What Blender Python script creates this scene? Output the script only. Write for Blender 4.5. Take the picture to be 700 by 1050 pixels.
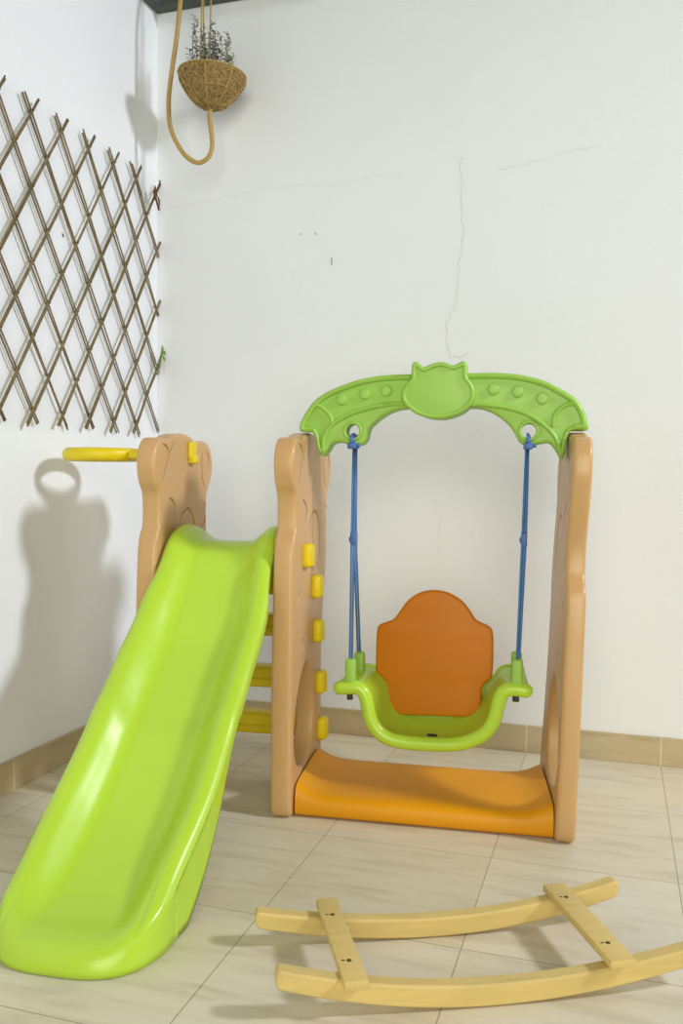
import bpy, bmesh, math, random
from mathutils import Vector, Matrix
random.seed(7)
sc = bpy.context.scene
for o in list(bpy.data.objects): bpy.data.objects.remove(o)
C = sc.collection

# ---------------------------------------------------------------- camera
H = 0.97
yaw, pit, rol = math.radians(17.382), math.radians(-2.297), math.radians(.476)
F = Vector((-math.sin(yaw)*math.cos(pit), math.cos(yaw)*math.cos(pit), math.sin(pit)))
R0 = Vector((math.cos(yaw), math.sin(yaw), 0)); U0 = R0.cross(F)
R = math.cos(rol)*R0 + math.sin(rol)*U0; U = -math.sin(rol)*R0 + math.cos(rol)*U0
cam = bpy.data.cameras.new('camera'); co = bpy.data.objects.new('camera', cam); C.objects.link(co)
M = Matrix((R, U, -F)).transposed().to_4x4(); M.translation = Vector((0, 0, H)); co.matrix_world = M
cam.sensor_fit = 'VERTICAL'; cam.sensor_height = 36; cam.lens = 36*900.03/1050; cam.clip_start = .02
sc.camera = co

# ---------------------------------------------------------------- world, key light, exposure
w = bpy.data.worlds.new('sky'); sc.world = w; w.use_nodes = True
wn = w.node_tree; wn.nodes.clear()
bg = wn.nodes.new('ShaderNodeBackground'); out = wn.nodes.new('ShaderNodeOutputWorld')
bg.inputs['Color'].default_value = (1.0, .98, .80, 1); bg.inputs['Strength'].default_value = .05
wn.links.new(bg.outputs[0], out.inputs[0])
def area(name, loc, target, size, power, col):
    l = bpy.data.lights.new(name, 'AREA'); l.shape = 'DISK'; l.size = size; l.energy = power; l.color = col; l.spread = math.radians(104)
    o = bpy.data.objects.new(name, l); C.objects.link(o); o.location = loc
    o.rotation_euler = (Vector(target)-Vector(loc)).to_track_quat('-Z', 'Y').to_euler(); return o
area('daylight_opening', (4.5, 1.95, 4.0), (-1.0, 2.4, .9), .75, 80, (.89, .92, 1.0))
area('front_fill', (1.1, -2.9, 2.0), (-.4, 2.9, 1.0), 4.2, 72, (.985, .98, .82))  # soft fill added behind the camera for the back wall, no real opening
vs = sc.view_settings
vs.view_transform = 'Standard'; vs.look = 'None'; vs.gamma = 1; vs.use_curve_mapping = False; vs.exposure = 0.0

# ---------------------------------------------------------------- materials
def s2l(c): return tuple((x/255/12.92 if x/255 <= .04045 else ((x/255+.055)/1.055)**2.4) for x in c)+(1,)
def mat(name, rgb, rough=.5, spec=.5, bump=0, bscale=60, var=0, vscale=6, stretch=None, coat=0, metal=0):
    m = bpy.data.materials.new(name); m.use_nodes = True; nt = m.node_tree; b = nt.nodes['Principled BSDF']
    c = s2l(rgb); b.inputs['Base Color'].default_value = c
    b.inputs['Roughness'].default_value = rough; b.inputs['Specular IOR Level'].default_value = spec
    b.inputs['Coat Weight'].default_value = coat; b.inputs['Metallic'].default_value = metal
    tc = nt.nodes.new('ShaderNodeTexCoord'); mp = nt.nodes.new('ShaderNodeMapping')
    nt.links.new(tc.outputs['Object'], mp.inputs[0])
    if stretch: mp.inputs['Scale'].default_value = stretch
    if var:
        n = nt.nodes.new('ShaderNodeTexNoise'); n.inputs['Scale'].default_value = vscale; n.inputs['Detail'].default_value = 6
        nt.links.new(mp.outputs[0], n.inputs[0])
        r = nt.nodes.new('ShaderNodeValToRGB'); r.color_ramp.elements[0].position = .3; r.color_ramp.elements[1].position = .7
        r.color_ramp.elements[0].color = tuple(x*(1-var) for x in c[:3])+(1,)
        r.color_ramp.elements[1].color = tuple(min(1, x*(1+var)) for x in c[:3])+(1,)
        nt.links.new(n.outputs['Fac'], r.inputs[0]); nt.links.new(r.outputs[0], b.inputs['Base Color'])
    if bump:
        n2 = nt.nodes.new('ShaderNodeTexNoise'); n2.inputs['Scale'].default_value = bscale; n2.inputs['Detail'].default_value = 4
        nt.links.new(mp.outputs[0], n2.inputs[0])
        bp = nt.nodes.new('ShaderNodeBump'); bp.inputs['Strength'].default_value = bump; bp.inputs['Distance'].default_value = .002
        nt.links.new(n2.outputs['Fac'], bp.inputs['Height']); nt.links.new(bp.outputs[0], b.inputs['Normal'])
    return m
MT = dict(
    wall=mat('painted_plaster', (237, 240, 244), .75, .25, bump=.35, bscale=38, var=.012, vscale=2.2),
    crack=mat('hairline_crack', (214, 214, 209), .9, .1),
    green=mat('lime_plastic', (182, 216, 62), .27, .5, bump=.05, bscale=25, var=.03, vscale=3),
    arch=mat('leaf_green_plastic', (152, 196, 82), .42, .4, bump=.05, bscale=25, var=.03, vscale=4),
    tan=mat('tan_plastic', (202, 160, 108), .34, .5, bump=.08, bscale=22, var=.03, vscale=4),
    yellow=mat('yellow_plastic', (226, 202, 14), .4, .45, bump=.05, var=.05, vscale=8),
    orange=mat('amber_plastic', (226, 152, 14), .42, .28, bump=.06, var=.04, vscale=5),
    back=mat('burnt_orange_plastic', (203, 116, 0), .42, .25, bump=.06, var=.04, vscale=7),
    blue=mat('blue_cord', (78, 122, 182), .6, .3, bump=.3, bscale=200),
    clamp=mat('blue_plastic', (70, 106, 168), .45, .4),
    bolt=mat('dark_bolt', (58, 58, 56), .45, .4),
    cane=mat('brown_cane', (122, 106, 74), .7, .3, bump=.3, bscale=90, var=.28, vscale=22),
    tie=mat('rusty_tie', (100, 66, 40), .8, .2),
    pine=mat('pale_pine', (214, 187, 117), .5, .35, bump=.12, bscale=40, var=.07, vscale=7, stretch=(1.2, 9, 9)),
    knot=mat('dark_screw_hole', (96, 74, 46), .7, .2),
    coir=mat('coir_fibre', (142, 118, 76), .95, .1, bump=1, bscale=150, var=.45, vscale=70),
    fibre=mat('coir_strands', (190, 160, 104), .9, .1, var=.3, vscale=60),
    twine=mat('twine', (172, 150, 96), .85, .1),
    soil=mat('dark_soil', (60, 52, 40), .95, .1, bump=1, bscale=120, var=.4, vscale=60),
    leaf=mat('dried_foliage', (140, 140, 116), .8, .2, var=.45, vscale=40),
    hose=mat('tan_hose', (176, 146, 84), .5, .4, var=.16, vscale=9),
    trim=mat('dark_painted_trim', (84, 90, 84), .6, .3, bump=.2, bscale=30, var=.15, vscale=8),
    leafg=mat('fresh_leaf', (104, 136, 40), .5, .3, var=.2, vscale=60),
)
def tile_mat(name, c1, c2, mortar, mm, axis='z', h=1.0, mort=.0016):
    m = bpy.data.materials.new(name); m.use_nodes = True; nt = m.node_tree; b = nt.nodes['Principled BSDF']
    tc = nt.nodes.new('ShaderNodeTexCoord')
    mp = nt.nodes.new('ShaderNodeMapping'); mp.inputs['Location'].default_value = mm
    if axis == 'x': mp.inputs['Rotation'].default_value = (0, 0, math.radians(90))
    nt.links.new(tc.outputs['Object'], mp.inputs[0])
    br = nt.nodes.new('ShaderNodeTexBrick'); br.offset = 0; br.squash = 1
    for k, v in (('Scale', 1), ('Brick Width', .4478), ('Row Height', h), ('Mortar Size', mort), ('Mortar Smooth', .3), ('Bias', 0)): br.inputs[k].default_value = v
    br.inputs['Color1'].default_value = s2l(c1); br.inputs['Color2'].default_value = s2l(c2); br.inputs['Mortar'].default_value = s2l(mortar)
    nt.links.new(mp.outputs[0], br.inputs[0])
    m2 = nt.nodes.new('ShaderNodeMapping'); m2.inputs['Scale'].default_value = (1.6, 9, 9); m2.inputs['Rotation'].default_value = (0, 0, math.radians(-4))
    nt.links.new(mp.outputs[0], m2.inputs[0])
    n = nt.nodes.new('ShaderNodeTexNoise'); n.inputs['Scale'].default_value = 2.4; n.inputs['Detail'].default_value = 9; n.inputs['Roughness'].default_value = .62; n.inputs['Distortion'].default_value = .5
    nt.links.new(m2.outputs[0], n.inputs[0])
    r = nt.nodes.new('ShaderNodeValToRGB'); e = r.color_ramp.elements
    e[0].position = .33; e[0].color = (.72, .70, .64, 1); e[1].position = .56; e[1].color = (1, 1, 1, 1)
    x = e.new(.47); x.color = (.93, .92, .88, 1)
    nt.links.new(n.outputs['Fac'], r.inputs[0])
    n3 = nt.nodes.new('ShaderNodeTexNoise'); n3.inputs['Scale'].default_value = 1.7; n3.inputs['Detail'].default_value = 3
    nt.links.new(mp.outputs[0], n3.inputs[0])
    r3 = nt.nodes.new('ShaderNodeValToRGB'); r3.color_ramp.elements[0].position = .35; r3.color_ramp.elements[1].position = .65
    r3.color_ramp.elements[0].color = (1, .965, .88, 1); r3.color_ramp.elements[1].color = (.97, .98, 1, 1)
    nt.links.new(n3.outputs['Fac'], r3.inputs[0])
    mx = nt.nodes.new('ShaderNodeMixRGB'); mx.blend_type = 'MULTIPLY'; mx.inputs[0].default_value = .62
    nt.links.new(br.outputs['Color'], mx.inputs[1]); nt.links.new(r.outputs[0], mx.inputs[2])
    mx2 = nt.nodes.new('ShaderNodeMixRGB'); mx2.blend_type = 'MULTIPLY'; mx2.inputs[0].default_value = 1
    nt.links.new(mx.outputs[0], mx2.inputs[1]); nt.links.new(r3.outputs[0], mx2.inputs[2])
    nt.links.new(mx2.outputs[0], b.inputs['Base Color'])
    b.inputs['Roughness'].default_value = .42; b.inputs['Specular IOR Level'].default_value = .4
    return m
MT['floor'] = tile_mat('travertine_floor_tile', (224, 216, 196), (217, 208, 184), (172, 162, 136), (.735, -1.766+.456*4, 0), h=.456)
MT['skirt_b'] = tile_mat('travertine_skirting', (198, 182, 148), (188, 172, 138), (226, 208, 172), (.735, .2, 0), h=50, mort=.003)
MT['skirt_l'] = tile_mat('travertine_skirting_side', (198, 182, 148), (188, 172, 138), (226, 208, 172), (0, 3, 0), 'x', h=50, mort=.003)

# ---------------------------------------------------------------- helpers
def obj(name, me, m, parent=None, smooth=True, angle=None):
    if isinstance(me, bmesh.types.BMesh):
        bm = me; me = bpy.data.meshes.new(name); bmesh.ops.recalc_face_normals(bm, faces=bm.faces); bm.to_mesh(me); bm.free()
    me.name = name
    me.materials.clear(); me.materials.append(MT[m])
    if smooth:
        for p in me.polygons: p.use_smooth = True
        if angle:
            me.set_sharp_from_angle(angle=math.radians(angle))
    o = bpy.data.objects.new(name, me); C.objects.link(o)
    if parent: o.parent = parent
    return o
def thing(name, label, cat, loc=(0, 0, 0), rz=0, group=None):
    o = bpy.data.objects.new(name, None); C.objects.link(o); o.location = loc; o.rotation_euler = (0, 0, rz)
    o.empty_display_size = .1; o['label'] = label; o['category'] = cat
    if group: o['group'] = group
    return o
def tag(o, label, cat):
    o['label'] = label; o['category'] = cat; return o
def add_box(bm, lo, hi, bev=0, seg=3, mtx=None):
    r = bmesh.ops.create_cube(bm, size=1); vs_ = r['verts']
    for v in vs_:
        v.co = Vector([lo[i]+(v.co[i]+.5)*(hi[i]-lo[i]) for i in range(3)])
    if bev:
        es = list({e for v in vs_ for e in v.link_edges})
        rr = bmesh.ops.bevel(bm, geom=es, offset=bev, segments=seg, affect='EDGES', profile=.5)
        vs_ = list({v for f in rr['faces'] for v in f.verts} | {v for v in vs_ if v.is_valid})
        # every vertex of the bevelled island
        st = list(vs_); seen = set(st)
        while st:
            v = st.pop()
            for e in v.link_edges:
                q = e.other_vert(v)
                if q not in seen: seen.add(q); st.append(q)
        vs_ = list(seen)
    if mtx:
        for v in vs_: v.co = mtx @ v.co
    return vs_
def boxbm(lo, hi, bev=0, seg=3, mtx=None):
    bm = bmesh.new(); add_box(bm, lo, hi, bev, seg, mtx); return bm
def catmull(P, n=6, closed=False):
    P = [Vector(p) for p in P]; N = len(P); out = []
    rng = range(N if closed else N-1)
    for i in rng:
        p1, p2 = P[i], P[(i+1) % N]
        p0 = P[i-1] if (closed or i > 0) else p1*2-p2
        p3 = P[(i+2) % N] if (closed or i+2 < N) else p2*2-p1
        for k in range(n):
            t = k/n
            out.append(.5*((2*p1)+(p2-p0)*t+(2*p0-5*p1+4*p2-p3)*t*t+(3*p1-p0-3*p2+p3)*t**3))
    if not closed: out.append(P[-1])
    return out
def add_tube(bm, pts, r, sides=10, closed=False, ry=None, round_ends=False):
    pts = [Vector(p) for p in pts]; N = len(pts)
    rad = (lambda i: r) if not callable(r) else (lambda i: r(i/(N-1)))
    if round_ends and not closed:
        # extra rings give the tube hemispherical ends
        d0 = (pts[0]-pts[1]).normalized(); d1 = (pts[-1]-pts[-2]).normalized(); rr0 = rad(0); rr1 = rad(N-1)
        pre = [(pts[0]+d0*rr0*math.sin(a), rr0*math.cos(a)) for a in (1.45, 1.2, .85, .45)]
        post = [(pts[-1]+d1*rr1*math.sin(a), rr1*math.cos(a)) for a in (.45, .85, 1.2, 1.45)]
        rl = [q[1] for q in pre]+[rad(i) for i in range(N)]+[q[1] for q in post]
        pts = [q[0] for q in pre]+pts+[q[0] for q in post]; N = len(pts); rad = lambda i: rl[i]
    T = []
    for i in range(N):
        a = pts[i-1] if (closed or i > 0) else pts[i]; b = pts[(i+1) % N] if (closed or i < N-1) else pts[i]
        T.append((b-a).normalized())
    n = T[0].orthogonal().normalized()
    if abs(T[0].z) < .9: n = (Vector((0, 0, 1))-T[0]*T[0].z).normalized()
    rings = []
    for i in range(N):
        n = (n-T[i]*n.dot(T[i])).normalized(); b = T[i].cross(n)
        rr = rad(i)
        rings.append([bm.verts.new(pts[i]+n*(rr if ry is None else rr*ry)*math.cos(2*math.pi*k/sides)+b*rr*math.sin(2*math.pi*k/sides)) for k in range(sides)])
    for i in range(N if closed else N-1):
        A, B = rings[i], rings[(i+1) % N]
        for k in range(sides): bm.faces.new((A[k], A[(k+1) % sides], B[(k+1) % sides], B[k]))
    if not closed:
        bm.faces.new(rings[0][::-1]); bm.faces.new(rings[-1])
def tubebm(*a, **k):
    bm = bmesh.new(); add_tube(bm, *a, **k); return bm
def plate(outline, thick, bev, holes=(), plane='uz', seg=3):
    """solid with a rounded edge from a 2-D outline; plane 'vz' = thickness along x, 'uz' = thickness along y; returned as a bmesh centred on thickness 0"""
    cu = bpy.data.curves.new('tmp', 'CURVE'); cu.dimensions = '2D'; cu.fill_mode = 'BOTH'
    cu.extrude = thick/2-bev; cu.bevel_depth = bev; cu.bevel_resolution = seg; cu.offset = -bev
    for poly in [outline]+list(holes):
        s = cu.splines.new('POLY'); s.points.add(len(poly)-1); s.use_cyclic_u = True
        for p, q in zip(s.points, poly): p.co = (q[0], q[1], 0, 1)
    o = bpy.data.objects.new('tmp', cu); C.objects.link(o)
    dg = bpy.context.evaluated_depsgraph_get(); dg.update()
    me = bpy.data.meshes.new_from_object(o.evaluated_get(dg)); bpy.data.objects.remove(o)
    bm = bmesh.new(); bm.from_mesh(me); bpy.data.meshes.remove(me)
    bmesh.ops.remove_doubles(bm, verts=bm.verts, dist=1e-5)
    for v in bm.verts:
        x, y, z = v.co
        v.co = (z, x, y) if plane == 'vz' else (x, -z, y)
    bmesh.ops.recalc_face_normals(bm, faces=bm.faces)
    return bm
def carve(o, cutter_bm):
    me = bpy.data.meshes.new('cut'); bmesh.ops.recalc_face_normals(cutter_bm, faces=cutter_bm.faces); cutter_bm.to_mesh(me); cutter_bm.free()
    c = bpy.data.objects.new('cut', me); C.objects.link(c)
    c.parent = o.parent
    m = o.modifiers.new('b', 'BOOLEAN'); m.operation = 'DIFFERENCE'; m.object = c; m.solver = 'EXACT'; m.use_self = True
    dg = bpy.context.evaluated_depsgraph_get(); dg.update()
    new = bpy.data.meshes.new_from_object(o.evaluated_get(dg)); o.modifiers.clear()
    if len(new.polygons) > 50:
        old = o.data; o.data = new; new.name = o.name
    bpy.data.objects.remove(c)
    for p in o.data.polygons: p.use_smooth = True
    o.data.set_sharp_from_angle(angle=math.radians(32))
def struct(name, bm, m, **k):
    o = obj(name, bm, m, smooth=False, **k); o['kind'] = 'structure'; return o

# ---------------------------------------------------------------- the setting
XL, YB, ZT = -1.756, 3.136, 3.1
struct('floor', boxbm((XL-.15, -2.2, -.1), (3.2, YB+.15, 0)), 'floor')
wb = struct('wall_back', boxbm((XL-.15, YB, 0), (3.2, YB+.15, ZT)), 'wall')
wl = struct('wall_left', boxbm((XL-.15, -1.2, 0), (XL, YB, ZT)), 'wall')
def skirt(name, lo, hi, m):
    struct(name, boxbm(lo, hi, .0015, 1), m)
skirt('baseboard_back', (XL+.010, YB-.010, 0), (3.2, YB, .0972), 'skirt_b')
skirt('baseboard_left', (XL, -1.2, 0), (XL+.010, YB, .0972), 'skirt_l')
# dark boards where the walls meet the roof
def board(name, lo, hi, ax):
    bm = boxbm(lo, hi, .003, 2)
    add_box(bm, (lo[0]-(.0 if ax == 'x' else 0), lo[1]-(.014 if ax == 'x' else 0), lo[2]+.045), (hi[0]+(.014 if ax == 'y' else 0), hi[1], lo[2]+.075), .004, 2)
    struct(name, bm, 'trim')
board('trim_1', (XL+.004, YB-.045, 2.775), (-.9, YB, ZT), 'x')
board('trim_2', (XL, 1.2, 2.775), (XL+.045, YB-.046, ZT), 'y')
# hairline cracks in the plaster
def crack(pts, r, seed):
    rnd = random.Random(seed); P = []
    for a, b in zip(pts, pts[1:]):
        for k in range(6):
            t = k/6; P.append((a[0]+(b[0]-a[0])*t+rnd.uniform(-.006, .006), YB-.0002, a[1]+(b[1]-a[1])*t+rnd.uniform(-.006, .006)))
    obj('crack', tubebm(P, r, 5), 'crack', wb)
crack([(-.544, 2.101), (-.554, 2.075), (-.539, 2.005), (-.545, 1.938), (-.537, 1.835), (-.552, 1.681), (-.558, 1.595), (-.592, 1.528), (-.595, 1.476), (-.569, 1.381)], .0009, 1)
crack([(-.569, 1.40), (-.54, 1.402), (-.50, 1.415)], .0009, 5)
crack([(-1.717, 2.02), (-1.59, 2.032), (-1.465, 2.041), (-1.335, 2.055), (-1.184, 2.056), (-1.03, 2.05), (-.862, 2.07), (-.74, 2.065)], .0005, 2)
crack([(-.42, 2.048), (-.33, 2.06), (-.253, 2.069), (-.124, 2.092), (-.05, 2.10)], .0007, 3)
crack([(-.623, .898), (-.604, .775), (-.616, .615)], .0005, 4)
for a, b in (((-1.152, 1.883), (-1.15, 1.876)), ((-1.094, 1.88), (-1.09, 1.873)), ((-1.028, 1.785), (-1.028, 1.756))):
    obj('paint_chip', tubebm([(a[0], YB-.0003, a[1]), (b[0], YB-.0003, b[1])], .0015, 6), 'trim', wb)
obj('paint_chip', tubebm([(XL+.0003, 2.511, 1.762), (XL+.0003, 2.516, 1.752)], .003, 6), 'bolt', wl)

# ---------------------------------------------------------------- climber, slide and swing frame
ANG = math.radians(5.4); O = Vector((-.885, 2.285, 0))
play = thing('slide_and_swing_set', 'tan bear-shaped play frame with lime slide, yellow rungs and green arch on the tiles', 'play set', O, ANG)

prof = [(.0, .05), (.0, .3), (.006, .5), (.014, .66), (.022, .75), (.034, .795), (.052, .825), (.055, .875), (.048, .918), (.026, .95), (.014, .995), (.022, 1.045),
        (.052, 1.078), (.09, 1.081), (.125, 1.080), (.17, 1.094), (.23, 1.101), (.29, 1.096), (.335, 1.082), (.375, 1.082), (.425, 1.084), (.468, 1.066), (.491, 1.02), (.486, .97),
        (.458, .928), (.437, .895), (.436, .82), (.436, .75), (.425, .67), (.397, .58), (.378, .48), (.372, .36), (.376, .2), (.382, .05)]
profC = [(.0, .05), (.0, .3), (.004, .5), (.010, .62), (.022, .675), (.056, .715), (.060, .79), (.035, .88), (.018, .95), (.012, .995), (.022, 1.045)]+prof[12:]
def rnd_foot(P):
    Q = [tuple(p) for p in catmull([(x, y, 0) for x, y in P], 6)]
    Q = [(q[0], q[1]) for q in Q]
    a, b = Q[0], Q[-1]; r = .03
    tail = [(b[0]-r+r*math.cos(t), r-r*math.sin(t)) for t in (0, .4, .8, 1.2, 1.57)]
    head = [(a[0]+r-r*math.cos(t), r-r*math.sin(t)) for t in (1.57, 1.2, .8, .4, 0)]
    return Q+tail+head
hole = [(q[0], q[1]) for q in catmull([(x, y, 0) for x, y in [(.18, .415), (.25, .34), (.277, .235), (.24, .145), (.155, .112), (.078, .135), (.042, .2), (.052, .285), (.105, .37)]], 6, True)]
grooves = [[(.118, .902), (.145, .893), (.166, .868), (.150, .836)],
           [(.195, .80), (.215, .845), (.262, .865), (.305, .845), (.325, .805), (.328, .76), (.318, .715), (.282, .684)],
           [(.398, .885), (.428, .86), (.418, .825), (.388, .80)],
           [(.158, 1.078), (.128, 1.045), (.098, 1.005), (.072, .955)],
           [(.072, 1.064), (.104, 1.052), (.118, 1.028)],
           [(.398, 1.055), (.385, 1.01), (.395, .96), (.418, .93)],
           [(.43, 1.055), (.452, 1.03), (.455, 1.0)]]
def panel(name, u0, th, side, P, deform=None, holes=(hole,), label=None):
    bm = plate(rnd_foot(P), th, .011, holes, 'vz')
    for v in bm.verts: v.co.x += u0
    o = obj(name, bm, 'tan', play)
    cb = bmesh.new(); f = u0+side*th/2
    for g in grooves:
        add_tube(cb, [(f-side*.001, q[0], q[1]) for q in catmull([(a, b, 0) for a, b in g], 5)], lambda t: .0018+.0042*math.sin(math.pi*min(1, max(0, t))), 8)
    for (a, b) in ((.085, .625), (.138, .475)):
        r = bmesh.ops.create_uvsphere(cb, u_segments=16, v_segments=8, radius=1)
        for v in r['verts']: v.co = Vector((f+v.co.x*.007, a+v.co.y*.010, b+v.co.z*.019))
    carve(o, cb)
    if deform:
        for v in o.data.vertices: v.co = deform(v.co)
    return o
panel('side_panel', -.42, .06, 1, prof)
panel('side_panel', -.005, .06, 1, prof)
def warp(c):
    z = c.z/1.1; return Vector((c.x-c.y*(.115-.075*z)+.030*z, c.y, c.z))
panel('side_panel', .778, .052, -1, profC, warp)

# slide: one moulded shell
def interp(tab, x):
    tab = sorted(tab)
    if x <= tab[0][0]: return tab[0][1]
    if x >= tab[-1][0]: return tab[-1][1]
    for i in range(len(tab)-1):
        (a, p), (b, q) = tab[i], tab[i+1]
        if a <= x <= b:
            t = (x-a)/(b-a)
            m0 = (q-tab[i-1][1])/(b-tab[i-1][0]) if i > 0 else (q-p)/(b-a)
            m1 = (tab[i+2][1]-p)/(tab[i+2][0]-a) if i+2 < len(tab) else (q-p)/(b-a)
            h = b-a
            return (2*t**3-3*t*t+1)*p+(t**3-2*t*t+t)*h*m0+(-2*t**3+3*t*t)*q+(t**3-t*t)*h*m1
rim = [(.33, .77), (.27, .80), (.20, .820), (.14, .818), (.081, .792), (.03, .735), (-.021, .678), (-.098, .593), (-.205, .505), (-.288, .432), (-.33, .402), (-.39, .346), (-.507, .252), (-.631, .166), (-.70, .120), (-.76, .086), (-.81, .066), (-.86, .056)]
dep = [(.33, .03), (.27, .035), (.20, .048), (.14, .045), (.081, .048), (.03, .058), (-.05, .07), (-.2, .078), (-.5, .078), (-.60, .070), (-.68, .055), (-.74, .033), (-.79, .013), (-.83, .003), (-.87, 0)]
drop = [(.33, .06), (.1, .07), (0, .06), (-.3, .05), (-.38, .06), (-.45, .10), (-.55, .15), (-.63, .17), (-.8, .17)]
half = [(.33, .166), (.05, .169), (-.0, .172), (-.06, .186), (-.4, .192), (-.52, .193), (-.68, .184), (-.8, .184)]
uc = -.2125
sec = [(-1, 'd', 1), (-1, 'd', .55), (-1, 'd', .2), (-.9995, 'r', -.0225), (-.996, 'r', -.0205), (-.985, 'r', -.0155), (-.945, 'r', -.006), (-.89, 'r', -.001), (-.83, 'r', 0), (-.78, 'r', -.004), (-.73, 'm', .14), (-.66, 'm', .34), (-.58, 'm', .62), (-.50, 'm', .85), (-.42, 'm', .96), (-.30, 'm', 1.0), (-.12, 'm', 1.02), (0, 'm', 1.02)]
def cu(v):
    t = min(1, max(0, (-.42-v)/.26)); return uc-.007*t*t*(3-2*t)
def slide_bm():
    bm = bmesh.new(); rows = []
    V0, LL = -.68, .174
    vsn = [.33-.012*i for i in range(int((.33-V0)/.012))]+[V0]
    full = sec+[(-a, k, b) for a, k, b in reversed(sec[:-1])]
    for v in vsn:
        zr = interp(rim, v); d = interp(dep, v); W = interp(half, v); dr = interp(drop, v)
        zb = max(.003, zr-dr); row = []
        for a, k, b in full:
            if k == 'd': z = zr-.024+(zb-zr+.024)*b
            elif k == 'r': z = zr+b*min(1, d/.03+.6)
            else: z = zr-d*b
            row.append((cu(v)+a*W, v, max(z, .003)))
        rows.append(row)
    # foot of the slide: the rims die into a flat lip with rounded corners that rolls down to the floor
    nmain = len(rows)-1
    zb0 = max(.003, interp(rim, V0)-interp(drop, V0)); W0 = interp(half, V0)
    for t in (.02, .04, .07, .1, .14, .19, .24, .3, .36, .42, .48, .54, .6, .66, .72, .77, .82, .86, .9, .93, .955, .975, .99, 1.0):
        e = math.sqrt(max(0, 1-t**8)); row = []
        for a, kk, b in full:
            vv = V0-LL*t*(1-min(1, abs(a))**3.0)**(1/2.5); zr = interp(rim, vv); d = interp(dep, vv)
            if kk == 'd': z = zr-.024+(zb0-zr+.024)*b
            elif kk == 'r': z = zr+b*min(1, d/.03+.35)
            else: z = zr-d*b
            row.append((cu(V0)+a*W0, vv, max(.003, z*e)))
        rows.append(row)
    G = []
    for row in rows:
        P = catmull(row, 3); n = len(P)
        zt = min(p[2] for p in P[n//3:2*n//3])
        inner = []
        for q in range(1, n-1):
            p = P[q]; t = (P[q+1]-P[q-1]).normalized(); nn = Vector((-t.z, 0, t.x))
            w_ = min(.006, max(.0005, zt*.4))
            if len(G) > nmain: inner.append(Vector((cu(V0)+(p.x-cu(V0))*.972, p.y+min(.007, .12*(V0+.006-p.y)+.001), max(.0012, p.z-w_))))
            else: inner.append(Vector((p.x-nn.x*w_, p.y, max(.0012, p.z-nn.z*w_))))
        G.append([bm.verts.new(p) for p in list(P)+inner[::-1]])
    for A, B in zip(G, G[1:]):
        m_ = len(A)
        for k in range(m_): bm.faces.new((A[k], A[(k+1) % m_], B[(k+1) % m_], B[k]))
    for L_ in (G[0], G[-1]):
        n = len(P); inn = L_[n:][::-1]
        for q in range(1, n-2): bm.faces.new((L_[q], L_[q+1], inn[q], inn[q-1]))
        bm.faces.new((L_[0], L_[1], inn[0])); bm.faces.new((L_[n-2], L_[n-1], inn[-1]))
    return bm
sl = obj('slide', slide_bm(), 'green', play)

# ladder rungs and the tabs that lock them through the panels
for (v, z) in ((.285, .505), (.315, .335), (.335, .180), (.255, .64)):
    bm = boxbm((-.392, v-.034, z-.034), (-.033, v+.034, z+.034), .012, 4)
    add_box(bm, (-.386, v-.040, z-.010), (-.040, v-.030, z-.004), .002, 2)
    obj('ladder_rung', bm, 'yellow', play)
for (v, z) in ((.145, .738), (.262, .632), (.285, .492), (.325, .322), (.348, .168)):
    bm = boxbm((.018, v-.026, z-.036), (.052, v+.026, z+.036), .014, 5)
    add_box(bm, (.022, v-.006, z-.030), (.054, v+.006, z+.030), .002, 2)
    obj('rung_tab', bm, 'yellow', play)

# basketball hoop on the outer side of the left panel
P = [(-.675+.109*math.cos(t), .25+.109*math.sin(t), 1.034) for t in [2*math.pi*k/48 for k in range(48)]]
hoop = obj('basketball_hoop', tubebm(P, .015, 12, closed=True, ry=1.4), 'yellow', play)
bm = boxbm((-.575, .215, 1.018), (-.448, .285, 1.052), .008, 3)
add_box(bm, (-.56, .19, 1.022), (-.449, .31, 1.046), .006, 2)
obj('hoop_bracket', bm, 'yellow', hoop)
bm = boxbm((-.392, .262, 1.020), (-.374, .312, 1.078), .008, 3)
add_box(bm, (-.392, .268, 1.008), (-.366, .305, 1.034), .006, 3)
obj('hoop_tab', bm, 'yellow', hoop)

# orange base tray between the two swing panels
def tray():
    bm = bmesh.new(); G = []
    N = 44
    for i in range(N+1):
        t = i/N; fl = .030*math.exp(-((t)/.055)**1.3)+.030*math.exp(-((1-t)/.06)**1.3)
        row = []
        for (v, z) in [(.036, .004), (.028, .012), (.026, .028), (.030, .046), (.042, .058), (.065, .064), (.12, .070), (.2, .077), (.28, .082), (.32, .080), (.335, .066), (.337, .03), (.330, .004)]:
            ur = .751-v*.115
            u = .031+t*(ur-.031)
            zz = z if z < .02 else z+fl*min(1, (z-.02)/.04)
            row.append((u, v, zz))
        G.append([bm.verts.new(p) for p in [tuple(q) for q in catmull(row, 3)]])
    for A, B in zip(G, G[1:]):
        for k in range(len(A)-1): bm.faces.new((A[k], A[k+1], B[k+1], B[k]))
        bm.faces.new((A[-1], A[0], B[0], B[-1]))
    bm.faces.new(G[0][::-1]); bm.faces.new(G[-1])
    return bm
obj('base_tray', tray(), 'orange', play, angle=50)

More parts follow.
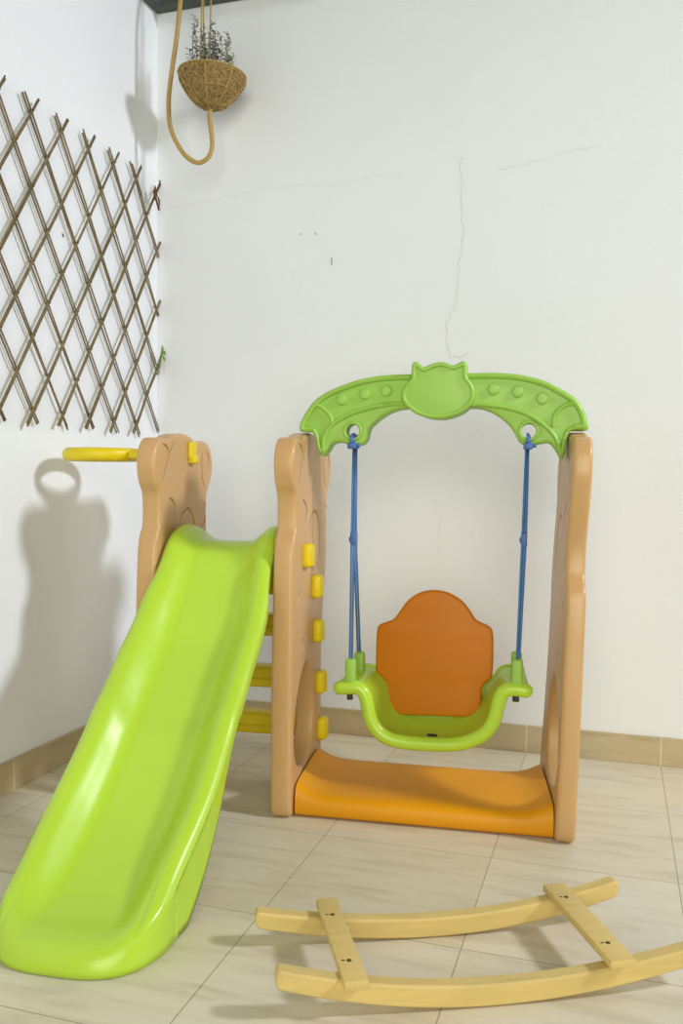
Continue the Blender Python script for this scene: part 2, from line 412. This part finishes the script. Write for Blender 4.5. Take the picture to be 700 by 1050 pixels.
# arch over the swing
left = [(.327, 1.268), (.253, 1.266), (.195, 1.258), (.141, 1.244), (.081, 1.221), (.043, 1.195), (.016, 1.16), (.002, 1.128), (.000, 1.104), (.036, 1.103), (.046, 1.085), (.05, 1.06), (.056, 1.043), (.070, 1.031), (.083, 1.045), (.099, 1.068), (.126, 1.071), (.148, 1.064), (.175, 1.062), (.191, 1.068), (.202, 1.085), (.209, 1.112), (.239, 1.14), (.276, 1.161), (.328, 1.170)]
right = [(.494, 1.170), (.544, 1.164), (.581, 1.145), (.612, 1.118), (.628, 1.092), (.640, 1.072), (.660, 1.063), (.681, 1.064), (.717, 1.070), (.732, 1.060), (.745, 1.040), (.752, 1.027), (.759, 1.024), (.764, 1.035), (.768, 1.06), (.772, 1.09), (.782, 1.104), (.826, 1.106), (.824, 1.13), (.816, 1.159), (.796, 1.19), (.755, 1.219), (.703, 1.245), (.641, 1.261), (.574, 1.268), (.494, 1.268)]
outl = left[:9]+left[9:]+right
poly = [(q[0], q[1]) for q in catmull([(a, b, 0) for a, b in outl], 3, True)]
def circ(c, r, n=28): return [(c[0]+r*math.cos(2*math.pi*k/n), c[1]+r*math.sin(2*math.pi*k/n)) for k in range(n)]
HL, HR = (.161, 1.104), (.665, 1.103)
bm = plate(poly, .066, .010, (circ(HL, .021), circ(HR, .022)), 'uz')
for v in bm.verts: v.co.y += .207
def ridge(bm, pts, r=.006, closed=False, y=.1725):
    r *= 1.12
    add_tube(bm, [(q[0], y, q[1]) for q in catmull([(a, b, 0) for a, b in pts], 5, closed)], r, 8, closed)
ridge(bm, [(.33, 1.259), (.253, 1.257), (.195, 1.249), (.145, 1.235), (.087, 1.212), (.051, 1.188), (.026, 1.156), (.011, 1.128), (.010, 1.110), (.04, 1.110)], .0075)
ridge(bm, [(.042, 1.109), (.054, 1.088), (.058, 1.064), (.064, 1.048), (.071, 1.042)], .006)
ridge(bm, [(.492, 1.259), (.574, 1.259), (.641, 1.252), (.70, 1.236), (.749, 1.211), (.788, 1.184), (.806, 1.156), (.814, 1.12), (.79, 1.113)], .0075)
ridge(bm, [(.790, 1.113), (.772, 1.104), (.764, 1.085), (.760, 1.055), (.757, 1.036)], .006)
ridge(bm, [(.073, 1.045), (.074, 1.085), (.098, 1.123), (.152, 1.154), (.212, 1.172), (.275, 1.182), (.328, 1.182)], .006)
ridge(bm, [(.494, 1.180), (.559, 1.176), (.633, 1.161), (.685, 1.136), (.726, 1.102), (.745, 1.071), (.755, 1.034)], .006)
ridge(bm, [(.038, 1.181), (.065, 1.176), (.093, 1.149), (.099, 1.128)], .0055)
ridge(bm, [(.797, 1.177), (.766, 1.176), (.736, 1.149), (.731, 1.116)], .0055)
ridge(bm, circ(HL, .0245, 14), .0045, True); ridge(bm, circ(HR, .0255, 14), .0045, True)
for c in ((.126, 1.196), (.195, 1.211), (.258, 1.220), (.565, 1.221), (.633, 1.213), (.70, 1.193)):
    ridge(bm, circ(c, .0140, 14), .0030, True)
    b2 = plate(circ(c, .0135), .010, .002, (), 'uz')
    for v in b2.verts: v.co.y += .172
    me = bpy.data.meshes.new('t'); b2.to_mesh(me); b2.free(); bm.from_mesh(me); bpy.data.meshes.remove(me)
arch = obj('swing_arch', bm, 'arch', play, angle=45)
em = [(.306, 1.205), (.316, 1.232), (.334, 1.252), (.336, 1.275), (.339, 1.300), (.352, 1.292), (.368, 1.283), (.395, 1.294), (.42, 1.298), (.440, 1.292), (.456, 1.287), (.472, 1.293), (.487, 1.299), (.490, 1.277), (.492, 1.255), (.508, 1.232), (.514, 1.205), (.505, 1.178), (.474, 1.153), (.44, 1.141), (.412, 1.138), (.38, 1.142), (.346, 1.155), (.316, 1.180)]
emp = [(q[0], q[1]) for q in catmull([(a, b, 0) for a, b in em], 3, True)]
bm = plate(emp, .092, .008, (), 'uz')
for v in bm.verts: v.co.y += .203
cx, cy = .411, 1.215
ridge(bm, [(cx+(a-cx)*.94, cy+(b-cy)*.93) for a, b in em], .0065, True, y=.159)
obj('arch_badge', bm, 'arch', arch, angle=45)

# ---------------------------------------------------------------- toddler swing hanging in the frame
swing = thing('toddler_swing', 'lime green bucket swing seat with orange backrest hanging on blue cords from the green arch', 'swing', O, ANG)
tubeP = [(.142, .357), (.165, .360), (.190, .361), (.208, .352), (.218, .332), (.224, .305), (.234, .268), (.257, .236), (.291, .217), (.34, .211), (.403, .211), (.46, .214), (.508, .225), (.556, .252), (.582, .290), (.592, .330), (.600, .360), (.614, .378), (.635, .383), (.655, .382), (.668, .380)]
tp = [(q[0], .115+.0, q[1]) for q in catmull([(a, b, 0) for a, b in tubeP], 3)]
bm = bmesh.new(); add_tube(bm, tp, .0205, 14, round_ends=True)
# bucket: from the front rim back to the rear edge
def rear(p):
    u, z = p
    c = .405; k = max(0, min(1, (z-.21)/.15))
    q = max(0, min(1, (k-.7)/.3)); q = q*q*(3-2*q)
    return (c+(u-c)*(.80+.14*q), z+.018+.018*(1-k))
rows = []
fr = [(q[0], q[1]) for q in catmull([(a, b, 0) for a, b in tubeP], 3)]
for t in [i/10 for i in range(11)]:
    v = .115+t*.185; row = []
    for (u, z) in fr:
        ur, zr = rear((u, z)); sag = -.012*math.sin(math.pi*t)*(1-max(0, min(1, (z-.21)/.15)))
        row.append((u+(ur-u)*t, v, z+(zr-z)*t+sag))
    rows.append(row)
def sheet(bm, rows, th):
    n, m_ = len(rows), len(rows[0])
    def nrm(i, j):
        a = Vector(rows[min(i+1, n-1)][j])-Vector(rows[max(i-1, 0)][j]); b = Vector(rows[i][min(j+1, m_-1)])-Vector(rows[i][max(j-1, 0)])
        return a.cross(b).normalized()
    T = [[bm.verts.new(Vector(rows[i][j])+nrm(i, j)*th/2) for j in range(m_)] for i in range(n)]
    B = [[bm.verts.new(Vector(rows[i][j])-nrm(i, j)*th/2) for j in range(m_)] for i in range(n)]
    for i in range(n-1):
        for j in range(m_-1):
            bm.faces.new((T[i][j], T[i][j+1], T[i+1][j+1], T[i+1][j])); bm.faces.new((B[i+1][j], B[i+1][j+1], B[i][j+1], B[i][j]))
    for i in range(n-1):
        bm.faces.new((T[i][0], T[i+1][0], B[i+1][0], B[i][0])); bm.faces.new((T[i+1][-1], T[i][-1], B[i][-1], B[i+1][-1]))
    for j in range(m_-1):
        bm.faces.new((T[0][j+1], T[0][j], B[0][j], B[0][j+1])); bm.faces.new((T[-1][j], T[-1][j+1], B[-1][j+1], B[-1][j]))
sheet(bm, rows, .016)
rp = rows[-1]; add_tube(bm, rp, .013, 10, round_ends=True)
for (u, z) in (( .147, .357), (.662, .381)):    # side rails joining front and rear knobs
    ur, zr = rear((u, z)); add_tube(bm, [(u, .115, z), (ur, .300, zr)], .018, 12, round_ends=True)
seat = obj('seat', bm, 'green', swing, angle=60)
bm = bmesh.new()
rr_ = bmesh.ops.create_cone(bm, cap_ends=True, segments=20, radius1=.010, radius2=.010, depth=.003)
for v in rr_['verts']: v.co = Vector((v.co.x*1.5+.405, v.co.y*.9+.165, v.co.z+.2225))
obj('dark_slot', bm, 'bolt', seat)  # dark disc stands in for the shaded slot in the seat; nothing is cut
bk = [(.221, .500), (.219, .44), (.221, .378), (.234, .364), (.247, .352), (.252, .335), (.252, .285), (.262, .258), (.292, .250), (.40, .252), (.512, .257), (.536, .268), (.541, .292), (.541, .338), (.548, .356), (.562, .367), (.571, .385), (.573, .45), (.571, .505), (.562, .525), (.545, .534), (.520, .546), (.502, .572), (.478, .600), (.440, .622), (.394, .630), (.350, .621), (.315, .597), (.290, .563), (.272, .538), (.248, .527), (.228, .518)]
bkp = [(q[0], q[1]) for q in catmull([(a, b, 0) for a, b in bk], 3, True)]
bm = plate(bkp, .026, .009, (), 'uz', 4)
for v in bm.verts: v.co.y += .268+(v.co.z-.25)*.06
obj('backrest', bm, 'back', swing, angle=50)
for (u, z) in ((.172, .354), (.645, .377)):
    for (v, dz) in ((.118, 0), (.245, -.004)):
        if v > .2: u += -.004 if u > .4 else .002
        bm = boxbm((u-.0155, v-.016, z+dz), (u+.0155, v+.016, z+dz+.090), .009, 4)
        add_box(bm, (u-.018, v-.019, z+dz+.002), (u+.018, v+.019, z+dz+.022), .007, 3)
        ho = obj('rope_holder', bm, 'arch', swing)
        bb = tubebm([(u-.003, v+.004, z+dz-.030), (u-.003, v+.004, z+dz-.008)], .010, 6)
        obj('bolt', bb, 'bolt', ho)
# cords: from a clamp in the arch hole, through a middle clamp, to front and rear holder
for (h, mid, lo) in ((HL, (.158, .786), (.172, .440)), (HR, (.657, .794), (.646, .462))):
    x0, z0 = h
    for s, v in ((-1, .118), (1, .245)):
        zl = lo[1]-(.004 if s > 0 else 0)
        P = [(x0-.003, .222+s*.006, z0-.035), (mid[0]+s*.002, .216+s*.007, mid[1]), (lo[0], v, zl-.01)]
        bm = bmesh.new()
        for d in (-.0033, .0033): add_tube(bm, [(p[0]+d, p[1]+d*.3, p[2]) for p in P], .0031, 8)
        obj('cord', bm, 'blue', swing)
    bm = boxbm((mid[0]-.009, .200, mid[1]-.020), (mid[0]+.009, .234, mid[1]+.020), .004, 3)
    add_box(bm, (mid[0]-.013, .205, mid[1]-.010), (mid[0]-.004, .226, mid[1]+.006), .003, 2)
    obj('cord_clamp', bm, 'clamp', swing)
    P = [(x0+.0, .207+.043*math.cos(t), z0-.027+.0165*math.sin(t)) for t in [2*math.pi*k/28 for k in range(28)]]
    bm = tubebm(P, .0085, 10, closed=True, ry=.5)
    add_box(bm, (x0-.014, .160, z0-.052), (x0+.012, .180, z0-.034), .003, 2)
    add_box(bm, (x0-.011, .166, z0-.050), (x0+.010, .230, z0-.032), .003, 2)
    add_tube(bm, [(x0+.010, .17, z0-.042), (x0+.022, .17, z0-.042)], .005, 8)
    obj('hanging_strap', bm, 'clamp', swing)

# ---------------------------------------------------------------- wooden rocker base on the floor
W = Vector((.899, .438, 0)); RA = math.atan2(.438, .899)
rock = thing('wooden_rocker', 'pale pine rocker base with two curved runners and two crossbars lying on the floor tiles', 'rocker', (-.269, 1.705, 0), RA)
def runner(n0, n1, lo, hi, bot):
    # local x along the runner, local y away from the camera (n = -y)
    bm = bmesh.new(); G = []
    N = 60
    def hw(s): return .0415-.006*abs(s/.39)**2
    ST = [lo+d for d in (0, .0008, .0025, .005, .008, .012)]+[lo+.012+(hi-lo-.024)*i/N for i in range(1, N)]+[hi-d for d in (.012, .008, .005, .0025, .0008, 0)]
    for s in ST:
        zb = bot(s); hh = hw(s); e = min(s-lo, hi-s); r = .012
        cut = r-math.sqrt(max(0, r*r-(r-min(e, r))**2)) if e < r else 0
        zb2, zt = zb+cut*.7, zb+hh-cut; th = (n1-n0)/2; c = -(n0+n1)/2; b = .004
        tw = th-cut*.3
        sl_ = .18 if True else 0
        G.append([bm.verts.new((s, c+y, z)) for y, z in ((-tw+b, zb2), (-tw, zb2+b), (-tw, zt-b), (-tw+b, zt), (tw-b, zt), (tw, zt-b), (tw, zb2+b), (tw-b, zb2))])
    for A, B in zip(G, G[1:]):
        for k in range(8): bm.faces.new((A[k], A[(k+1) % 8], B[(k+1) % 8], B[k]))
    bm.faces.new(G[0][::-1]); bm.faces.new(G[-1])
    return bm
bot1 = lambda s: .0015+.00+ (.312*(s+.03)**2 if s < -.03 else .37*(s+.03)**2)
bot2 = lambda s: .0015+ (.38*(s-.02)**2 if s < .02 else .31*(s-.02)**2)
obj('runner', runner(-.143, -.11, -.409, .378, bot1), 'pine', rock, angle=40)
obj('runner', runner(.107, .14, -.386, .43, bot2), 'pine', rock, angle=40)
def bar(x0, wx, rot, sc_):
    z = .0655
    mtx = Matrix.Translation((x0, 0, 0)) @ Matrix.Rotation(rot, 4, 'Z')
    bm = boxbm((-wx/2, -.160, z), (wx/2, .153, z+.016), .0025, 2, mtx)
    b = obj('crossbar', bm, 'pine', rock, angle=40)
    for y in sc_:
        s = bmesh.new()
        r = bmesh.ops.create_cone(s, cap_ends=True, segments=14, radius1=.0048, radius2=.0048, depth=.0024)
        for v in r['verts']: v.co = mtx @ (v.co+Vector((0, y, z+.0155)))
        obj('screw', s, 'knot', b)
        s = bmesh.new()
        r = bmesh.ops.create_cone(s, cap_ends=True, segments=14, radius1=.0042, radius2=.0042, depth=.002)
        for v in r['verts']: v.co = mtx @ (Vector((v.co.x*.9-.011, v.co.y*.45, v.co.z))+Vector((0, y+.002, z+.0155)))
        obj('knot_mark', s, 'knot', b)
bar(-.252, .044, .04, (.08, -.092))
bar(.250, .050, .03, (.088, -.098))

# ---------------------------------------------------------------- cane trellis on the left wall
tre = thing('cane_trellis', 'expanding diamond trellis of brown canes fixed flat on the left wall', 'trellis', (XL, 2.5, 1.13))
y0, sp, slope, zb, zt = 2.248, .154, 1.48, 1.130, 2.120
ymin, ymax = 1.93, 3.115
for kind in (1, -1):
    for k in range(-9, 14):
        # straight canes through the crossing points (y0 + k*sp, 1.97)
        def yz(z): return y0+k*sp+kind*(z-1.97)/slope
        a, b = (yz(zb), zb), (yz(zt), zt)
        if kind < 0: a, b = b, a
        def clip(p, q):
            if p[0] > ymax and q[0] > ymax or p[0] < ymin and q[0] < ymin: return None
            (p, q) = (p, q) if p[0] < q[0] else (q, p)
            if p[0] < ymin: t = (ymin-p[0])/(q[0]-p[0]); p = (ymin, p[1]+(q[1]-p[1])*t)
            if q[0] > ymax: t = (ymax-p[0])/(q[0]-p[0]); q = (ymax, p[1]+(q[1]-p[1])*t)
            return p, q
        cl = clip(a, b)
        if not cl: continue
        p, q = cl
        L = math.hypot(q[0]-p[0], q[1]-p[1])
        if L < .1: continue
        xo = .026 if kind > 0 else .017
        dv = Vector((0, q[0]-p[0], q[1]-p[1])).normalized(); nv = Vector((0, -dv.z, dv.y))
        bm = bmesh.new()
        for off, r in (((-.0028, .0036), (.0036, .0032)) if kind > 0 else ((-.0068, .0034), (.0060, .0028))):
            A = Vector((xo, p[0]-2.5, p[1]-1.13))+nv*off-dv*random.uniform(0, .014); B = Vector((xo, q[0]-2.5, q[1]-1.13))+nv*off*random.uniform(.3, 1.5)+dv*random.uniform(0, .014)
            if q[0] >= ymax-.001: B = Vector((xo, q[0]-2.5, q[1]-1.13))+nv*off
            n = 14; ph = random.uniform(0, 6); am = random.uniform(.001, .0028)
            P = [A.lerp(B, i/n)+nv*am*math.sin(ph+i*.7)*(1 if 0 < i < n else .4) for i in range(n+1)]
            add_tube(bm, P, (lambda r_: (lambda t: r_*(1.08-.2*t)))(r), 7)
        obj('cane', bm, 'cane', tre)
bm = bmesh.new()
for row in range(0, 15):
    z = 1.97-.5*sp*slope*(row-1)
    if z < 1.15 or z > 2.1: continue
    for k in range(-2, 7):
        y = y0+k*sp+(sp/2 if (row % 2 == 0) else 0)
        if y > 3.09 or y < 1.95: continue
        obj('wire_tie', tubebm([(.013, y-2.5, z-1.13), (.0305, y-2.5, z-1.13)], .0034, 6), 'tie', tre)
# dried leaf twig and fresh sprig caught in the trellis
def leafshape(bm, p, d, n, L, wd):
    d = Vector(d).normalized(); s = d.cross(Vector(n)).normalized(); up = s.cross(d)
    prof_ = [(0, .0), (.25, .8), (.5, 1), (.78, .7), (1, 0)]
    L_, R_, Mv = [], [], []
    for t, w_ in prof_:
        c = Vector(p)+d*L*t-up*L*.25*t*t
        Mv.append(bm.verts.new(c)); L_.append(bm.verts.new(c+s*wd*w_/2+up*wd*.15*w_)); R_.append(bm.verts.new(c-s*wd*w_/2+up*wd*.15*w_))
    for i in range(4):
        bm.faces.new((Mv[i], Mv[i+1], L_[i+1], L_[i])); bm.faces.new((R_[i], R_[i+1], Mv[i+1], Mv[i]))
bm = bmesh.new()
add_tube(bm, [(XL+.042, 3.045, 2.03), (XL+.044, 3.052, 2.06), (XL+.04, 3.078, 2.085), (XL+.04, 3.088, 2.115)], .003, 6)
add_tube(bm, [(XL+.042, 3.035, 2.06), (XL+.044, 3.05, 2.03), (XL+.046, 3.07, 1.995)], .004, 6)
for p, d in (((XL+.044, 3.04, 2.07), (0, .4, -1)), ((XL+.044, 3.055, 2.06), (.2, -.6, -.6)), ((XL+.04, 3.06, 2.05), (.3, .5, -1)), ((XL+.04, 3.035, 2.04), (.3, .2, 1))):
    leafshape(bm, p, d, (1, 0, .2), .045, .018)
tag(obj('dried_twig', bm, 'tie'), 'small brown dried twig tied to the top right end of the cane trellis', 'twig')
bm = bmesh.new()
add_tube(bm, [(XL+.042, 3.075, 1.385), (XL+.044, 3.085, 1.43), (XL+.048, 3.095, 1.465)], .004, 6)
for p, d in (((XL+.048, 3.085, 1.445), (.3, .9, .35)), ((XL+.048, 3.08, 1.45), (.3, .3, 1)), ((XL+.048, 3.08, 1.44), (.4, -.2, .8)), ((XL+.048, 3.08, 1.44), (.5, .2, -.6))):
    leafshape(bm, p, d, (1, 0, .1), .030, .017)
tag(obj('leaf_sprig', bm, 'leafg'), 'tiny fresh green leaf sprig caught at the right edge of the cane trellis', 'sprig')

# ---------------------------------------------------------------- hanging coir planter and hose
PC = Vector((-1.449, 2.98, 2.315))
pot = thing('hanging_planter', 'woven coir basket planter with dried grey-green plant hanging in the corner below the roof', 'planter', PC)
tilt = Matrix.Rotation(math.radians(-6), 4, 'Y').inverted() if False else Matrix.Rotation(math.radians(3.5), 4, 'Y')
bowl = [(.0, 0), (.03, .002), (.055, .014), (.08, .038), (.102, .068), (.118, .096), (.123, .112), (.121, .122), (.112, .120), (.104, .105), (.06, .085), (.0, .083)]
def lathe(bm, P, n=40, jit=0, rnd=random.Random(3)):
    rings = []
    for r, z in P:
        if r == 0: rings.append([bm.verts.new((0, 0, z))])
        else: rings.append([bm.verts.new(((r+rnd.uniform(-jit, jit))*math.cos(2*math.pi*k/n), (r+rnd.uniform(-jit, jit))*math.sin(2*math.pi*k/n), z+rnd.uniform(-jit, jit))) for k in range(n)])
    for A, B in zip(rings, rings[1:]):
        for k in range(n):
            a, a2, b, b2 = A[k % len(A)], A[(k+1) % len(A)], B[k % len(B)], B[(k+1) % len(B)]
            vs2 = []
            for q in (a, a2, b2, b):
                if q not in vs2: vs2.append(q)
            if len(vs2) > 2: bm.faces.new(vs2)
bm = bmesh.new(); lathe(bm, bowl[:10]+[(.0, .1)], 44, .002)
rd = random.Random(11)
def br(z):   # bowl radius at height
    for (r1, z1), (r2, z2) in zip(bowl[:8], bowl[1:8]):
        if z1 <= z <= z2: return r1+(r2-r1)*(z-z1)/(z2-z1+1e-9)
    return .12
bmesh.ops.transform(bm, matrix=tilt, verts=bm.verts)
bk_ = obj('coir_basket', bm, 'coir', pot)
bm = bmesh.new()
for i in range(520):
    z = rd.uniform(.004, .118); a = rd.uniform(0, 2*math.pi); da = rd.uniform(-.28, .28); dz = rd.uniform(-.022, .022)
    P = []
    for t in (0, .33, .66, 1):
        zz = min(.12, max(.003, z+dz*t)); rr = br(zz)+.0018+.002*math.sin(t*3.1+i)
        P.append((rr*math.cos(a+da*t), rr*math.sin(a+da*t), zz))
    add_tube(bm, P, .0011, 4)
bmesh.ops.transform(bm, matrix=tilt, verts=bm.verts)
fo = obj('coir_fibres', bm, 'fibre', bk_); fo['kind'] = 'stuff'
bm = bmesh.new()
for k in range(8):
    a = 2*math.pi*k/8+.25
    P = [((br(z)+.003)*math.cos(a), (br(z)+.003)*math.sin(a), z) for z in (.003, .01, .03, .05, .075, .1, .12)]
    add_tube(bm, catmull([(0, 0, -.002)]+P, 3), .0022, 6)
add_tube(bm, [((.1225)*math.cos(2*math.pi*k/40), .1225*math.sin(2*math.pi*k/40), .12) for k in range(40)], .003, 6, closed=True)
add_tube(bm, [((.0945)*math.cos(2*math.pi*k/40), .0945*math.sin(2*math.pi*k/40), .055) for k in range(40)], .0016, 6, closed=True)
bmesh.ops.transform(bm, matrix=tilt, verts=bm.verts)
obj('basket_cords', bm, 'twine', pot)
bm = bmesh.new(); lathe(bm, [(0, .118), (.05, .119), (.09, .114), (.108, .100), (.09, .095), (0, .095)], 30, .004)
bmesh.ops.transform(bm, matrix=tilt, verts=bm.verts)
obj('soil', bm, 'soil', pot)
# hanging lines rise to a hook on the wall bracket
for (ax, ay) in ((-.031, .012), (.004, -.02), (-.03, -.03)):
    top = (ax*1.0, 0, .60)
    obj('hanging_cord', tubebm([(ax, ay, .115), (ax, ay*.5, .30), top], .0028, 6), 'twine', pot)
bm = bmesh.new()
add_tube(bm, [(-.05, 0, .60), (.02, 0, .60)], .006, 8)
add_tube(bm, [(-.015, 0, .60), (-.015, .15, .60)], .008, 8)
obj('wall_bracket', bm, 'bolt', pot)
bm = bmesh.new()
stems = [(-.06, .085), (-.052, .15), (-.045, .19), (-.035, .14), (-.02, .16), (-.012, .12), (.0, .15), (.014, .11), (.026, .16), (.036, .12), (.046, .155), (.05, .12), (.072, .07), (-.075, .06), (-.03, .10), (.02, .09), (.06, .06), (-.06, .12), (.04, .14), (.0, .1)]
for i, (x, hgt) in enumerate(stems):
    y = rd.uniform(-.06, .05); x1 = x+rd.uniform(-.006, .006)
    P = []
    for t in [k/6 for k in range(7)]:
        P.append(Vector((x+(x1-x)*t+.006*math.sin(t*5+i), y+.008*math.sin(t*4+i*2), .115+hgt*t*1.12)))
    add_tube(bm, P, lambda t: .0024*(1-.5*t), 5)
    nl = int(hgt/.0042)
    for k in range(nl):
        t = .12+.85*k/nl; q = P[0].lerp(P[-1], t); a = rd.uniform(0, 6.28)
        leafshape(bm, q, (math.cos(a), math.sin(a), rd.uniform(.1, .9)), (0, 0, 1), rd.uniform(.011, .024), rd.uniform(.004, .009))
add_tube(bm, [(.085, -.03, .11), (.098, -.035, .135), (.108, -.035, .165)], .0018, 5)
for k in range(8):
    q = Vector((.085, -.03, .11)).lerp(Vector((.108, -.035, .165)), k/7); a = rd.uniform(0, 6.28)
    leafshape(bm, q, (math.cos(a), math.sin(a), .5), (0, 0, 1), .014, .004)
pl_ = obj('dried_plant', bm, 'leaf', pot, smooth=False); pl_['label'] = 'dried spiky grey-green stems with small leaves'
hp = [(-1.449, 2.98, 2.318), (-1.452, 2.978, 2.285), (-1.443, 2.975, 2.23), (-1.438, 2.972, 2.175), (-1.452, 2.968, 2.135), (-1.49, 2.963, 2.118), (-1.535, 2.957, 2.143), (-1.572, 2.952, 2.195), (-1.597, 2.95, 2.255), (-1.604, 2.95, 2.32), (-1.602, 2.95, 2.38), (-1.589, 2.95, 2.47), (-1.572, 2.95, 2.57), (-1.561, 2.95, 2.66), (-1.555, 2.96, 2.75), (-1.553, 2.99, 2.84), (-1.553, 3.06, 2.90), (-1.553, 3.095, 2.93)]
hs = obj('drain_hose', tubebm(catmull(hp, 6), .0085, 12), 'hose')
tag(hs, 'tan plastic hose looping down from the roof board into the base of the hanging planter', 'hose')
